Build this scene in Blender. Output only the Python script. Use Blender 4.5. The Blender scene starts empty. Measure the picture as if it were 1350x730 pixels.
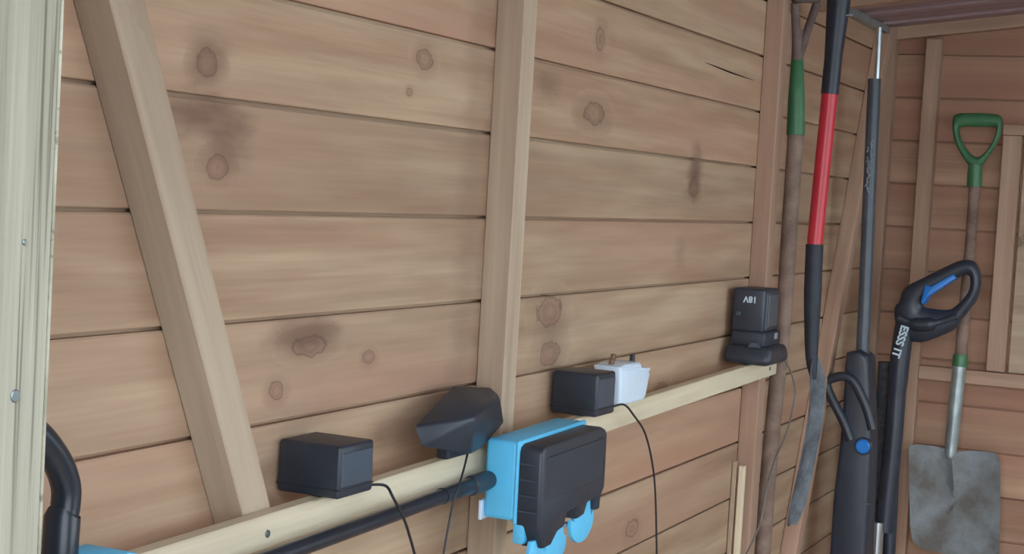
import bpy, bmesh, math, random
from mathutils import Vector, Matrix, noise

random.seed(7)
scene = bpy.context.scene
COL = scene.collection

# ------------------------------------------------------------------ measured positions (metres, world space)
# world: X runs along the long wall (its boards lie in y = 0), the room is y < 0, Z is up, floor at z = 0
DATA = {
    'd_outer': [(-0.2639, 1.5483), (-0.2152, 1.5457), (-0.2058, 1.5371), (-0.2072, 1.5037), (-0.2168, 1.4707), (-0.2353, 1.4419), (-0.2494, 1.4221), (-0.2699, 1.4138), (-0.287, 1.4257), (-0.2965, 1.4446), (-0.3141, 1.4729), (-0.3227, 1.5026), (-0.3238, 1.5374), (-0.3142, 1.5472)],
    'd_inner': [(-0.2663, 1.5152), (-0.2283, 1.5147), (-0.2223, 1.5099), (-0.2231, 1.4988), (-0.2308, 1.4787), (-0.2451, 1.4571), (-0.2586, 1.4447), (-0.2716, 1.4407), (-0.282, 1.4458), (-0.2936, 1.4592), (-0.3047, 1.4798), (-0.3113, 1.5003), (-0.3121, 1.5132), (-0.3056, 1.5166)],
    'shaft_axis': [(-0.2671, 1.4266), (-0.2685, 1.3694), (-0.2686, 1.1765), (-0.2654, 0.9524), (-0.2635, 0.9148), (-0.2583, 0.7301)],
    'blade': [(-0.1571, 0.7193), (-0.1677, 0.7281), (-0.2383, 0.7252), (-0.2538, 0.7138), (-0.2756, 0.7165), (-0.2897, 0.7238), (-0.3633, 0.7289), (-0.3763, 0.7231), (-0.3833, 0.6496), (-0.3938, 0.4778), (-0.3913, 0.4625), (-0.2974, 0.4598), (-0.1878, 0.4683), (-0.1757, 0.5085), (-0.1659, 0.6215)],
    'blade_ridge': [(-0.2488, 0.7076), (-0.2759, 0.583), (-0.2871, 0.7085)],
    'loop_outer': [(-0.1876, 1.1426), (-0.1583, 1.1259), (-0.1432, 1.1101), (-0.1398, 1.0807), (-0.1277, 1.0724), (-0.1296, 1.0451), (-0.1386, 1.0203), (-0.1567, 0.9945), (-0.1822, 0.9904), (-0.2019, 0.9913), (-0.2398, 1.0093), (-0.2772, 1.0307), (-0.286, 1.0548), (-0.302, 1.076), (-0.3176, 1.1023), (-0.3258, 1.1334), (-0.3216, 1.1688), (-0.3058, 1.1945), (-0.2761, 1.1942), (-0.2388, 1.1736)],
    'loop_inner': [(-0.2078, 1.1098), (-0.1996, 1.1001), (-0.1949, 1.0906), (-0.1936, 1.0832), (-0.1941, 1.076), (-0.1996, 1.0738), (-0.2104, 1.0728), (-0.2229, 1.0721), (-0.2354, 1.0717), (-0.2478, 1.0723), (-0.2617, 1.0753), (-0.2732, 1.0862), (-0.2831, 1.096), (-0.2927, 1.1093), (-0.3002, 1.126), (-0.3016, 1.1441), (-0.2979, 1.1581), (-0.2873, 1.16), (-0.2671, 1.1486), (-0.2385, 1.1284)],
    'trigger': [(-0.2001, 1.1292), (-0.2145, 1.1267), (-0.2617, 1.1591), (-0.2711, 1.1508), (-0.2091, 1.1028), (-0.198, 1.0819), (-0.1923, 1.0869)],
    'wing_line': [(-0.141, 1.0452), (-0.1795, 1.034), (-0.2202, 1.0375), (-0.2785, 1.0605)],
    'strim_axis': [(-0.1522, 1.0068), (-0.1472, 0.8965), (-0.1466, 0.7495), (-0.1424, 0.6013), (-0.1402, 0.527)],
    'strim_silver': [(-0.1268, 0.5504), (-0.1268, 0.4711)],
    'strim_sleeve': [(-0.1467, 0.636), (-0.1517, 0.4601)],
    'strim_text': [(-0.1606, 1.0344), (-0.1398, 0.9452)],
    'pole_tube': [(-0.0836, 1.5979), (-0.0902, 1.3272), (-0.0999, 0.9601)],
    'pole_rod': [(-0.0867, 1.7154), (-0.0893, 1.5911)],
    'pole_body': [(-0.0694, 0.9678), (-0.0759, 0.9755), (-0.1144, 0.9791), (-0.1218, 0.9728), (-0.1279, 0.9102), (-0.1416, 0.7886), (-0.1467, 0.6658), (-0.147, 0.5598), (-0.1545, 0.4012), (-0.0649, 0.387), (-0.0646, 0.5481), (-0.0638, 0.6373), (-0.0706, 0.7449), (-0.0721, 0.8514)],
    'pole_loop': [(-0.0965, 0.7715), (-0.078, 0.8113), (-0.0503, 0.8556), (-0.0341, 0.8854), (-0.0348, 0.9013), (-0.0483, 0.9097), (-0.0708, 0.9154), (-0.0903, 0.9104), (-0.1076, 0.8878), (-0.1297, 0.845), (-0.1448, 0.8015)],
    'pole_button': [(-0.1268, 0.7611)],
    'pole_mark': [(-0.0822, 1.4563), (-0.087, 1.4617), (-0.0921, 1.4135), (-0.0829, 1.4217), (-0.0961, 1.431), (-0.0981, 1.3532), (-0.0944, 1.3305), (-0.1018, 1.324), (-0.0757, 1.4249), (-0.0999, 1.4259)],
    'grey_pole': [(-0.1064, 0.9329), (-0.11, 0.4855)],
    'spade_axis': [(-0.0888, 1.7263), (-0.0831, 1.5327), (-0.0726, 1.2204), (-0.0763, 1.097), (-0.0823, 0.9862), (-0.0903, 0.9391), (-0.092, 0.8675), (-0.08, 0.7588), (-0.0665, 0.6718), (-0.0581, 0.6271)],
    'fork_axis': [(-0.0548, 1.5998), (-0.0479, 1.5876), (-0.0549, 1.4394), (-0.0551, 1.2538), (-0.0551, 1.0701), (-0.0457, 0.7914), (-0.0442, 0.6045)],
    'fork_v': [(3.1854, -0.045, 1.6978), (3.2015, -0.06, 1.5951), (3.2203, -0.08, 1.7024)],
    'cond_end': [(0.9753, 1.0958), (0.9931, 1.0826), (1.0091, 1.0651), (1.0192, 1.0457), (1.0194, 1.0293), (1.0158, 1.0154), (1.0146, 0.9926)],
    'blue_top': [(1.0284, -0.09, 0.9933), (1.0808, -0.09, 0.9852), (1.0516, -0.09, 0.9923)],
    'hull2': [(1.7368, -0.094, 1.0283), (1.7511, -0.084, 0.9791), (1.6707, -0.058, 0.9948), (1.6641, -0.05, 1.0203), (1.8098, -0.024, 1.0529), (1.8968, -0.034, 1.0446), (1.9007, -0.048, 1.0339), (1.8979, -0.058, 0.9989), (1.8027, -0.076, 0.9811)],
    'cable1': [(1.5401, -0.075, 0.9737), (1.5408, -0.085, 0.9724), (1.5409, -0.095, 0.9613), (1.5604, -0.1, 0.934), (1.577, -0.1, 0.9103), (1.592, -0.1, 0.8864)],
    'cable2': [(1.7622, -0.075, 0.9858), (1.7489, -0.08, 0.9789), (1.7102, -0.095, 0.9676), (1.6902, -0.1, 0.9531), (1.6786, -0.1, 0.9371), (1.6673, -0.1, 0.9036), (1.6581, -0.1, 0.87)],
    'cable3': [(2.2859, -0.06, 0.991), (2.2688, -0.08, 0.9902), (2.3037, -0.085, 0.9702), (2.3553, -0.085, 0.9391), (2.3942, -0.085, 0.8931), (2.422, -0.085, 0.8354), (2.4499, -0.085, 0.7215)],
    'cable4': [(3.0725, -0.08, 1.0176), (3.1191, -0.088, 0.9974), (3.1829, -0.088, 0.9656), (3.2213, -0.088, 0.9273), (3.2095, -0.088, 0.8823), (3.1642, -0.088, 0.8369), (3.0991, -0.09, 0.8044), (3.0206, -0.1, 0.7646), (2.9852, -0.1, 0.6973), (2.9063, -0.1, 0.6537)],
}
CAM_LOC = (0.0, -0.93, 1.3)
CAM_RIGHT = (0.420099, -0.905653, 0.057522)
CAM_UP = (0.02474, 0.074793, 0.996892)
CAM_FWD = (0.907141, 0.41737, -0.053826)
FOCAL_PX = 2158.15

# ------------------------------------------------------------------ camera
cam_data = bpy.data.cameras.new('camera')
cam_data.sensor_width = 36.0
cam_data.lens = FOCAL_PX * 36.0 / 1350.0
cam_data.clip_start = 0.02
cam = bpy.data.objects.new('camera', cam_data)
R, U, F = Vector(CAM_RIGHT), Vector(CAM_UP), Vector(CAM_FWD)
m = Matrix((R, U, -F)).transposed().to_4x4()
m.translation = Vector(CAM_LOC)
cam.matrix_world = m
COL.objects.link(cam)
scene.camera = cam

# ------------------------------------------------------------------ sky (bright overcast day outside the open door)
world = bpy.data.worlds.new('overcast_sky')
scene.world = world
world.use_nodes = True
wn = world.node_tree
bgn = wn.nodes['Background']
SKY_STRENGTH = 2.6
geo_w = wn.nodes.new('ShaderNodeTexCoord')
sep_w = wn.nodes.new('ShaderNodeSeparateXYZ')
ramp_w = wn.nodes.new('ShaderNodeValToRGB')
wn.links.new(geo_w.outputs['Generated'], sep_w.inputs[0])
wn.links.new(sep_w.outputs['Z'], ramp_w.inputs[0])
ramp_w.color_ramp.elements[0].color = (0.84, 0.95, 1.06, 1)
ramp_w.color_ramp.elements[1].color = (0.86, 0.97, 1.10, 1)
wn.links.new(ramp_w.outputs[0], bgn.inputs[0])
bgn.inputs[1].default_value = SKY_STRENGTH

# low, wide, hazy sun: comes in through the open door and reaches the lower part of the end wall
sun_d = bpy.data.lights.new('hazy_sun', 'SUN')
sun_d.energy = 0.80
sun_d.angle = math.radians(24)
sun_d.color = (1.0, 0.97, 0.92)
sun = bpy.data.objects.new('hazy_sun', sun_d)
COL.objects.link(sun)
sun.rotation_euler = Vector((1.0, 0.10, -0.23)).to_track_quat('-Z', 'Y').to_euler()

# ------------------------------------------------------------------ exposure
scene.view_settings.view_transform = 'Standard'
scene.view_settings.look = 'None'
scene.view_settings.gamma = 1.0
scene.view_settings.exposure = 0.80
scene.view_settings.use_curve_mapping = False
scene.cycles.use_denoising = True
scene.cycles.max_bounces = 10
scene.cycles.diffuse_bounces = 6
scene.cycles.sample_clamp_indirect = 6.0

# ------------------------------------------------------------------ materials
def srgb(r, g, b):
    def f(c):
        c /= 255.0
        return c / 12.92 if c <= 0.04045 else ((c + 0.055) / 1.055) ** 2.4
    return (f(r), f(g), f(b), 1.0)

def pale(r, g, b, k=(1.0, 1.2, 1.3)):
    c = srgb(r, g, b)
    return (min(c[0] * k[0], 1), min(c[1] * k[1], 1), min(c[2] * k[2], 1), 1.0)

class NT:
    def __init__(self, name):
        self.m = bpy.data.materials.new(name)
        self.m.use_nodes = True
        self.t = self.m.node_tree
        self.b = self.t.nodes['Principled BSDF']
    def n(self, typ, **kw):
        nd = self.t.nodes.new(typ)
        for k, v in kw.items():
            setattr(nd, k, v)
        return nd
    def l(self, a, b):
        self.t.links.new(a, b)
    def inp(self, sock, v):
        if hasattr(v, 'node'):
            self.l(v, sock)
        else:
            sock.default_value = v
    def math(self, op, a, b=0.0, c=None, clamp=False):
        nd = self.n('ShaderNodeMath', operation=op)
        nd.use_clamp = clamp
        self.inp(nd.inputs[0], a); self.inp(nd.inputs[1], b)
        if c is not None:
            self.inp(nd.inputs[2], c)
        return nd.outputs[0]
    def vmath(self, op, a, b):
        nd = self.n('ShaderNodeVectorMath', operation=op)
        self.inp(nd.inputs[0], a); self.inp(nd.inputs[1], b)
        return nd.outputs['Value'] if op in ('LENGTH', 'DOT_PRODUCT') else nd.outputs[0]
    def noise(self, vec, scale, detail=3.0, rough=0.55):
        nd = self.n('ShaderNodeTexNoise')
        self.l(vec, nd.inputs['Vector'])
        nd.inputs['Scale'].default_value = scale
        nd.inputs['Detail'].default_value = detail
        nd.inputs['Roughness'].default_value = rough
        return nd.outputs['Fac']
    def maprange(self, v, a, b, c=0.0, d=1.0, smooth=False):
        nd = self.n('ShaderNodeMapRange')
        if smooth:
            nd.interpolation_type = 'SMOOTHSTEP'
        self.inp(nd.inputs['Value'], v)
        for k, x in zip(('From Min', 'From Max', 'To Min', 'To Max'), (a, b, c, d)):
            nd.inputs[k].default_value = x
        return nd.outputs['Result']
    def mix(self, fac, a, b, mode='MIX'):
        nd = self.n('ShaderNodeMix', data_type='RGBA', blend_type=mode)
        self.inp(nd.inputs['Factor'], fac)
        self.inp(nd.inputs[6], a); self.inp(nd.inputs[7], b)
        return nd.outputs[2]

def wood(name, light, dark, knot, grain=0.5, knots=(), dark_patches=(), knot_density=1.6, rough=0.72, tint=None, use_world=False, fibre=0.35, cracks=0.0, along_y=False):
    """Sawn softwood; local X runs along the grain.  knots / stains: (x, z, radius_x, radius_z, strength) on the wall plane."""
    w = NT(name)
    oi = w.n('ShaderNodeObjectInfo')
    if use_world:
        p = w.n('ShaderNodeNewGeometry').outputs['Position']
    else:
        p = w.n('ShaderNodeTexCoord').outputs['Object']
    shift = w.n('ShaderNodeCombineXYZ')
    w.l(w.math('MULTIPLY', oi.outputs['Random'], 37.0), shift.inputs[0])
    w.l(w.math('MULTIPLY', oi.outputs['Random'], 11.0), shift.inputs[1])
    w.l(w.math('MULTIPLY', oi.outputs['Random'], 23.0), shift.inputs[2])
    if along_y:
        sp_ = w.n('ShaderNodeSeparateXYZ'); w.l(p, sp_.inputs[0])
        cb_ = w.n('ShaderNodeCombineXYZ'); w.l(sp_.outputs[1], cb_.inputs[0]); w.l(sp_.outputs[0], cb_.inputs[1]); w.l(sp_.outputs[2], cb_.inputs[2])
        p = cb_.outputs[0]
    q = w.vmath('ADD', p, shift.outputs[0])
    big = w.noise(w.vmath('MULTIPLY', q, (1.3, 9.0, 9.0)), 1.0, 3.0)
    bend = w.noise(w.vmath('MULTIPLY', q, (2.0, 10.0, 10.0)), 1.0, 2.0)
    sep = w.n('ShaderNodeSeparateXYZ'); w.l(q, sep.inputs[0])
    ring_v = w.math('ADD', w.math('MULTIPLY', sep.outputs[2], 95.0), w.math('MULTIPLY', sep.outputs[1], 60.0))
    ring_v = w.math('ADD', ring_v, w.math('MULTIPLY', bend, 13.0))
    D = None
    for (kx, kz, rx, rz, s) in knots:
        d = w.vmath('SUBTRACT', p, (kx, 0.0, kz))
        d = w.vmath('MULTIPLY', d, (1.0 / rx, 0.0, 1.0 / rz))
        d = w.math('MULTIPLY', w.vmath('LENGTH', d, (0, 0, 0)), s)
        D = d if D is None else w.math('SMOOTH_MIN', D, d, 0.4)
    vo = w.n('ShaderNodeTexVoronoi', feature='F1')
    w.l(w.vmath('MULTIPLY', q, (knot_density, knot_density * 3.2, knot_density * 3.2)), vo.inputs['Vector'])
    vo.inputs['Scale'].default_value = 1.0
    vd = w.math('MULTIPLY', vo.outputs['Distance'], 11.0)
    D = vd if D is None else D
    wob = w.math('MULTIPLY', w.noise(w.vmath('MULTIPLY', q, (60, 60, 60)), 1.0, 3.0), 0.9)
    D = w.math('ADD', D, w.math('SUBTRACT', wob, 0.45))
    near = w.maprange(D, 0.9, 2.2, 0.85, 0.0, smooth=True)
    phase = w.mix(near, ring_v, w.math('MULTIPLY', D, 9.0))
    ring = w.math('SINE', phase)
    ring = w.maprange(ring, -1.0, 1.0, 0.0, 1.0)
    fine = w.noise(w.vmath('MULTIPLY', q, (6.0, 190.0, 190.0)), 1.0, 4.0, 0.65)
    streak = w.noise(w.vmath('MULTIPLY', q, (2.2, 46.0, 46.0)), 1.0, 3.0, 0.6)
    tone = w.math('ADD', w.math('MULTIPLY', ring, grain * 0.40), w.math('MULTIPLY', big, 1.0))
    tone = w.math('ADD', tone, w.math('MULTIPLY', fine, fibre))
    tone = w.maprange(tone, 0.42, 0.42 + 0.30 + grain * 0.3 + fibre * 0.5, 0.0, 1.0)
    col = w.mix(tone, light, dark)
    col = w.mix(1.0, col, w.maprange(streak, 0.25, 0.75, 1.14, 0.86), 'MULTIPLY')
    if tint is not None:                                  # slow drift to a redder stain
        big2 = w.noise(w.vmath('MULTIPLY', q, (0.7, 5.0, 5.0)), 1.0, 2.0)
        col = w.mix(w.maprange(big2, 0.42, 0.68, 0.0, 0.75), col, tint)
    ob = w.maprange(oi.outputs['Random'], 0.0, 1.0, 0.88, 1.10)
    col = w.mix(1.0, col, ob, 'MULTIPLY')
    halo = w.maprange(D, 0.9, 2.4, 0.24, 0.0, smooth=True)
    col = w.mix(halo, col, knot)
    inner = w.maprange(D, 0.80, 0.95, 1.0, 0.0, smooth=True)
    kin = w.mix(w.math('MULTIPLY', ring, 0.55), (knot[0] * 1.5, knot[1] * 1.5, knot[2] * 1.5, 1), (knot[0] * .8, knot[1] * .8, knot[2] * .8, 1))
    col = w.mix(w.math('MULTIPLY', inner, 0.42), col, kin)
    rim = w.math('SUBTRACT', 1.0, w.math('ABSOLUTE', w.math('MULTIPLY', w.math('SUBTRACT', D, 0.95), 6.5)), clamp=True)
    col = w.mix(w.math('MULTIPLY', rim, 0.55), col, (knot[0] * .35, knot[1] * .35, knot[2] * .35, 1))
    for (sx, sz, rx, rz, s) in dark_patches:
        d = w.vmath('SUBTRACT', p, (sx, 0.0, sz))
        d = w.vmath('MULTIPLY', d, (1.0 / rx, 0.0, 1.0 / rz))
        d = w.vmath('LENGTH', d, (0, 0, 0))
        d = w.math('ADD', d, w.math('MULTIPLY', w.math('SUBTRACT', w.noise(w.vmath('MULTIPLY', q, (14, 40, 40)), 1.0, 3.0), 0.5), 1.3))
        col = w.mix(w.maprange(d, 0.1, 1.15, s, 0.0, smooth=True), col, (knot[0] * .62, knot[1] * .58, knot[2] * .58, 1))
    if cracks:                                            # drying checks and dark weathered fibres
        ck = w.noise(w.vmath('MULTIPLY', q, (2.4, 150.0, 150.0)), 1.0, 3.0, 0.6)
        col = w.mix(w.maprange(ck, 0.60, 0.68, 0.0, cracks), col, (dark[0] * .45, dark[1] * .45, dark[2] * .45, 1))
    w.l(col, w.b.inputs['Base Color'])
    w.b.inputs['Roughness'].default_value = rough
    w.b.inputs['Specular IOR Level'].default_value = 0.25
    bump = w.n('ShaderNodeBump')
    bump.inputs['Strength'].default_value = 0.25
    bump.inputs['Distance'].default_value = 0.002
    w.l(w.math('ADD', fine, w.math('MULTIPLY', ring, 0.4)), bump.inputs['Height'])
    w.l(bump.outputs[0], w.b.inputs['Normal'])
    return w.m

def plain(name, col, rough=0.5, metal=0.0, spec=0.5, var=0.12, scale=25.0, bump=0.0, col2=None, coat=0.0):
    w = NT(name)
    tc = w.n('ShaderNodeTexCoord').outputs['Object']
    nz = w.noise(tc, scale, 4.0, 0.6)
    c2 = col2 if col2 else (col[0] * (1 - var), col[1] * (1 - var), col[2] * (1 - var), 1)
    w.l(w.mix(w.maprange(nz, 0.35, 0.65), col, c2), w.b.inputs['Base Color'])
    w.b.inputs['Roughness'].default_value = rough
    w.b.inputs['Metallic'].default_value = metal
    w.b.inputs['Specular IOR Level'].default_value = spec
    w.b.inputs['Coat Weight'].default_value = coat
    if bump:
        b = w.n('ShaderNodeBump')
        b.inputs['Strength'].default_value = bump
        b.inputs['Distance'].default_value = 0.001
        w.l(w.noise(tc, scale * 12, 2.0), b.inputs['Height'])
        w.l(b.outputs[0], w.b.inputs['Normal'])
    return w.m

WALL_KNOTS = [  # x, z, radius along, radius across, sharpness
    (1.299, 1.403, .017, .013, 1.0), (1.324, 1.304, .017, .013, 1.0), (1.737, 1.448, .020, .012, 1.0), (1.703, 1.406, .009, .006, 1.3),
    (1.641, 1.097, .014, .008, 1.0), (1.449, 1.075, .013, .010, 1.0), (2.281, 1.419, .040, .017, 1.0), (2.768, 1.322, .026, .018, 1.0),
    (2.158, 1.127, .042, .022, 1.0), (2.167, 1.066, .036, .017, 1.0), (1.512, 1.118, .040, .012, 1.1), (2.560, 0.745, .030, .014, 1.0),
    (2.290, 1.530, .020, .020, 1.2), (2.66, 0.97, .03, .012, 1.0), (0.83, 1.21, .014, .011, 1.0), (3.40, 1.30, .02, .015, 1.0),
    (3.62, 1.42, .02, .012, 1.0)]
WALL_STAINS_BAND = [(1.300, 1.350, .085, .030, .72), (1.340, 1.325, .05, .03, .4), (2.775, 1.345, .045, .060, .72), (1.500, 1.132, .080, .024, .62), (2.100, 1.452, .06, .03, .42), (1.30, 1.400, .04, .025, .35),
               (1.885, 1.25, .050, 1.8, .26), (2.720, 1.205, .040, .035, .30), (1.300, 1.425, .05, .018, .30), (2.165, 1.095, .055, .055, .22)]  # this row starts with a tall darker band beside the centre stud
C_LIGHT, C_DARK, C_KNOT, C_TINT = pale(198, 160, 130), pale(162, 120, 94), pale(128, 88, 72), pale(176, 124, 100)
M = {}
M['board'] = wood('stained_shiplap', C_LIGHT, C_DARK, C_KNOT, 0.45, WALL_KNOTS, WALL_STAINS_BAND, use_world=True, tint=C_TINT)
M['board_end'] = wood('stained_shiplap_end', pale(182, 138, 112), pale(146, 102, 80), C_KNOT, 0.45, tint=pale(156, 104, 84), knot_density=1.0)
M['board_end_y'] = wood('stained_shiplap_cut', pale(182, 138, 112), pale(146, 102, 80), C_KNOT, 0.45, tint=pale(156, 104, 84), knot_density=1.0, along_y=True)
M['roof'] = wood('roof_board', pale(186, 150, 148), pale(150, 116, 118), pale(110, 80, 80), 0.45, knot_density=1.0)
M['stud'] = wood('planed_stud', pale(190, 164, 138, (1, 1.1, 1.2)), pale(160, 130, 105, (1, 1.1, 1.2)), pale(116, 84, 64), 0.30, knot_density=1.1, fibre=0.25)
M['stud_dark'] = wood('stained_stud', pale(186, 146, 120, (1, 1.16, 1.3)), pale(154, 114, 92, (1, 1.16, 1.3)), pale(104, 68, 54), 0.35, knot_density=1.1, fibre=0.25)
M['rail'] = wood('pale_pine', pale(224, 206, 174, (1, 1.08, 1.2)), pale(200, 178, 144, (1, 1.08, 1.2)), pale(172, 148, 116), 0.45, knot_density=4.0, fibre=0.2)
M['post'] = wood('weathered_post', srgb(160, 157, 141), srgb(120, 115, 98), srgb(98, 90, 76), 0.75, knot_density=0.8, fibre=0.5, cracks=0.75)
M['backing'] = plain('dark_backing', srgb(52, 36, 30), 0.9, spec=0.1)
M['floor'] = wood('floor_board', srgb(190, 170, 150), srgb(160, 138, 118), srgb(80, 56, 44), 0.4)
M['ground'] = plain('paving', srgb(150, 148, 140), 0.9, spec=0.1, var=0.3, scale=4)
M['black'] = plain('black_plastic', (0.027, 0.035, 0.051, 1), 0.42, var=0.25, bump=0.05)
M['black_soft'] = plain('black_rubber', (0.028, 0.034, 0.050, 1), 0.6, var=0.25, bump=0.1)
M['navy'] = plain('blue_black_coat', (0.030, 0.036, 0.055, 1), 0.40, var=0.2)
M['panel'] = plain('slate_plastic', (0.055, 0.080, 0.115, 1), 0.38, var=0.15)  # lightened: the light on the charger fronts is put into this colour
M['conduit'] = plain('conduit_plastic', (0.022, 0.028, 0.040, 1), 0.30, var=0.2)
M['blue'] = plain('sky_blue_plastic', srgb(96, 198, 244), 0.45, var=0.10, scale=14)
M['blue2'] = plain('bright_blue', srgb(28, 120, 208), 0.4, var=0.1)
M['white'] = plain('white_plastic', srgb(214, 232, 250), 0.4, var=0.06)
M['print'] = plain('pale_print', srgb(196, 216, 230), 0.6, var=0.1, scale=200)
M['print_grey'] = plain('grey_print', srgb(150, 156, 168), 0.6, var=0.3, scale=200)
M['steel'] = plain('bright_steel', srgb(206, 216, 222), 0.30, metal=0.9, var=0.12, scale=30)
M['galv'] = plain('dull_steel', srgb(170, 182, 184), 0.38, metal=0.5, var=0.35, scale=24, bump=0.2)
M['blade'] = plain('muddy_steel', srgb(124, 132, 138), 0.62, metal=0.15, scale=11, col2=srgb(92, 88, 84), bump=0.8)
M['blade2'] = plain('worn_grey_steel', srgb(116, 124, 132), 0.6, metal=0.15, scale=22, col2=srgb(70, 74, 82), bump=0.6)
M['green'] = plain('green_plastic', srgb(64, 118, 80), 0.42, var=0.2, scale=30)
M['red'] = plain('red_fibreglass', srgb(206, 52, 66), 0.35, var=0.12, scale=10)
M['ash'] = wood('ash_shaft', srgb(150, 128, 116), srgb(104, 86, 76), srgb(90, 70, 60), 0.4, knot_density=0.4, fibre=0.5)
M['grey_wood'] = wood('weathered_grip', srgb(128, 112, 106), srgb(98, 82, 78), srgb(70, 58, 56), 0.5, knot_density=0.4, fibre=0.5)
M['slate'] = plain('slate_tube', (0.075, 0.090, 0.115, 1), 0.38, var=0.2)
M['mottle'] = plain('mottled_grey', (0.06, 0.065, 0.075, 1), 0.8, scale=60, col2=(0.02, 0.022, 0.03, 1), bump=0.6)
M['cable'] = plain('black_cable', (0.015, 0.016, 0.02, 1), 0.5)
M['cable_grey'] = plain('grey_cable', (0.16, 0.15, 0.14, 1), 0.5)
M['screw'] = plain('zinc_screw', srgb(120, 128, 128), 0.4, metal=0.8)
g = NT('clear_glazing')
tr = g.n('ShaderNodeBsdfTransparent'); gl = g.n('ShaderNodeBsdfGlossy'); mx = g.n('ShaderNodeMixShader')
tr.inputs[0].default_value = (.94, .97, .95, 1); gl.inputs['Roughness'].default_value = .03
mx.inputs[0].default_value = .06
g.l(tr.outputs[0], mx.inputs[1]); g.l(gl.outputs[0], mx.inputs[2])
g.l(mx.outputs[0], g.t.nodes['Material Output'].inputs['Surface'])
M['glass'] = g.m
M['brass'] = plain('dull_brass_pin', srgb(150, 120, 100), 0.4, metal=0.6)

# ------------------------------------------------------------------ mesh helpers
def obj(name, bm, mat, parent=None, label=None, smooth=False, kind=None, origin=None):
    """One mesh object from a bmesh in world coordinates; its origin goes to its own middle."""
    bmesh.ops.recalc_face_normals(bm, faces=bm.faces)
    me = bpy.data.meshes.new(name)
    co = [v.co for v in bm.verts]
    if origin is None:
        origin = Vector([(min(c[i] for c in co) + max(c[i] for c in co)) / 2 for i in range(3)])
    for v in bm.verts:
        v.co -= origin
    bm.to_mesh(me); bm.free()
    me.materials.append(mat)
    if smooth:
        for p in me.polygons:
            p.use_smooth = True
        me.set_sharp_from_angle(angle=math.radians(smooth if smooth is not True else 40))
    o = bpy.data.objects.new(name, me)
    COL.objects.link(o)
    place(o, Matrix.Translation(origin), parent)
    if label: o['label'] = label
    if kind: o['kind'] = kind
    return o

WM = {}
def place(o, mat, parent=None):
    WM[o.name] = mat
    if parent is not None:
        o.parent = parent
        o.matrix_basis = WM[parent.name].inverted() @ mat
    else:
        o.matrix_basis = mat

def thing(name, label, cat, loc, group=None):
    o = bpy.data.objects.new(name, None)
    o.empty_display_size = 0.05
    COL.objects.link(o)
    place(o, Matrix.Translation(Vector(loc)))
    o['label'] = label; o['category'] = cat
    if group: o['group'] = group
    return o

def tag(o, label, cat, group=None):
    o['label'] = label; o['category'] = cat
    if group: o['group'] = group
    return o

def box(lo, hi, bev=0.0, seg=1, bm=None):
    bm2 = bmesh.new()
    bmesh.ops.create_cube(bm2, size=1.0)
    for v in bm2.verts:
        v.co = Vector([lo[i] + (v.co[i] + 0.5) * (hi[i] - lo[i]) for i in range(3)])
    if bev:
        bmesh.ops.bevel(bm2, geom=list(bm2.edges), offset=bev, segments=seg, affect='EDGES', profile=0.5)
    if bm is None:
        return bm2
    merge(bm, bm2)
    return bm

def merge(bm, other):
    me = bpy.data.meshes.new('scratch')
    other.to_mesh(me); other.free()
    bm.from_mesh(me)
    bpy.data.meshes.remove(me)

def timber(name, p0, p1, w, t, mat, parent=None, side=(0, 1, 0), bev=0.0015, kind=None, label=None):
    """A sawn length from p0 to p1 (centre line); t is the thickness along SIDE, w the remaining width; local X is along the grain."""
    p0, p1, s = Vector(p0), Vector(p1), Vector(side)
    x = (p1 - p0); L = x.length; x.normalize()
    z = x.cross(s).normalized(); y = z.cross(x).normalized()
    bm = box((-L / 2, -t / 2, -w / 2), (L / 2, t / 2, w / 2), bev)
    me = bpy.data.meshes.new(name)
    bm.to_mesh(me); bm.free()
    me.materials.append(mat)
    o = bpy.data.objects.new(name, me); COL.objects.link(o)
    mm = Matrix((x, y, z)).transposed().to_4x4(); mm.translation = (p0 + p1) / 2
    place(o, mm, parent)
    if kind: o['kind'] = kind
    if label: o['label'] = label
    return o

def smooth_path(pts, n=8):
    pts = [Vector(p) for p in pts]
    out = []
    for i in range(len(pts) - 1):
        a, b = pts[max(i - 1, 0)], pts[i]
        c, d = pts[i + 1], pts[min(i + 2, len(pts) - 1)]
        for k in range(n):
            t = k / n
            out.append(0.5 * ((2 * b) + (c - a) * t + (2 * a - 5 * b + 4 * c - d) * t * t + (3 * b - a - 3 * c + d) * t ** 3))
    out.append(pts[-1])
    return out

def tube(path, r, seg=14, flat=1.0, flat_axis=None, bm=None, cap=True):
    """Sweep a round (or flattened) section; r is one radius or one per point."""
    path = [Vector(p) for p in path]
    if not isinstance(r, (list, tuple)):
        r = [r] * len(path)
    bm = bm or bmesh.new()
    rings = []
    up = Vector(flat_axis) if flat_axis else None
    prev = None
    for i, p in enumerate(path):
        d = (path[min(i + 1, len(path) - 1)] - path[max(i - 1, 0)]).normalized()
        if up is not None:
            a = (up - d * up.dot(d)).normalized()
        elif prev is None:
            a = d.orthogonal().normalized()
        else:
            a = (prev - d * prev.dot(d)).normalized()
        prev = a
        b = d.cross(a)
        rings.append([bm.verts.new(p + a * math.cos(2 * math.pi * k / seg) * r[i] * flat + b * math.sin(2 * math.pi * k / seg) * r[i]) for k in range(seg)])
    for u, v in zip(rings, rings[1:]):
        for k in range(seg):
            bm.faces.new((u[k], u[(k + 1) % seg], v[(k + 1) % seg], v[k]))
    if cap:
        bm.faces.new(rings[0][::-1]); bm.faces.new(rings[-1])
    return bm

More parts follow.
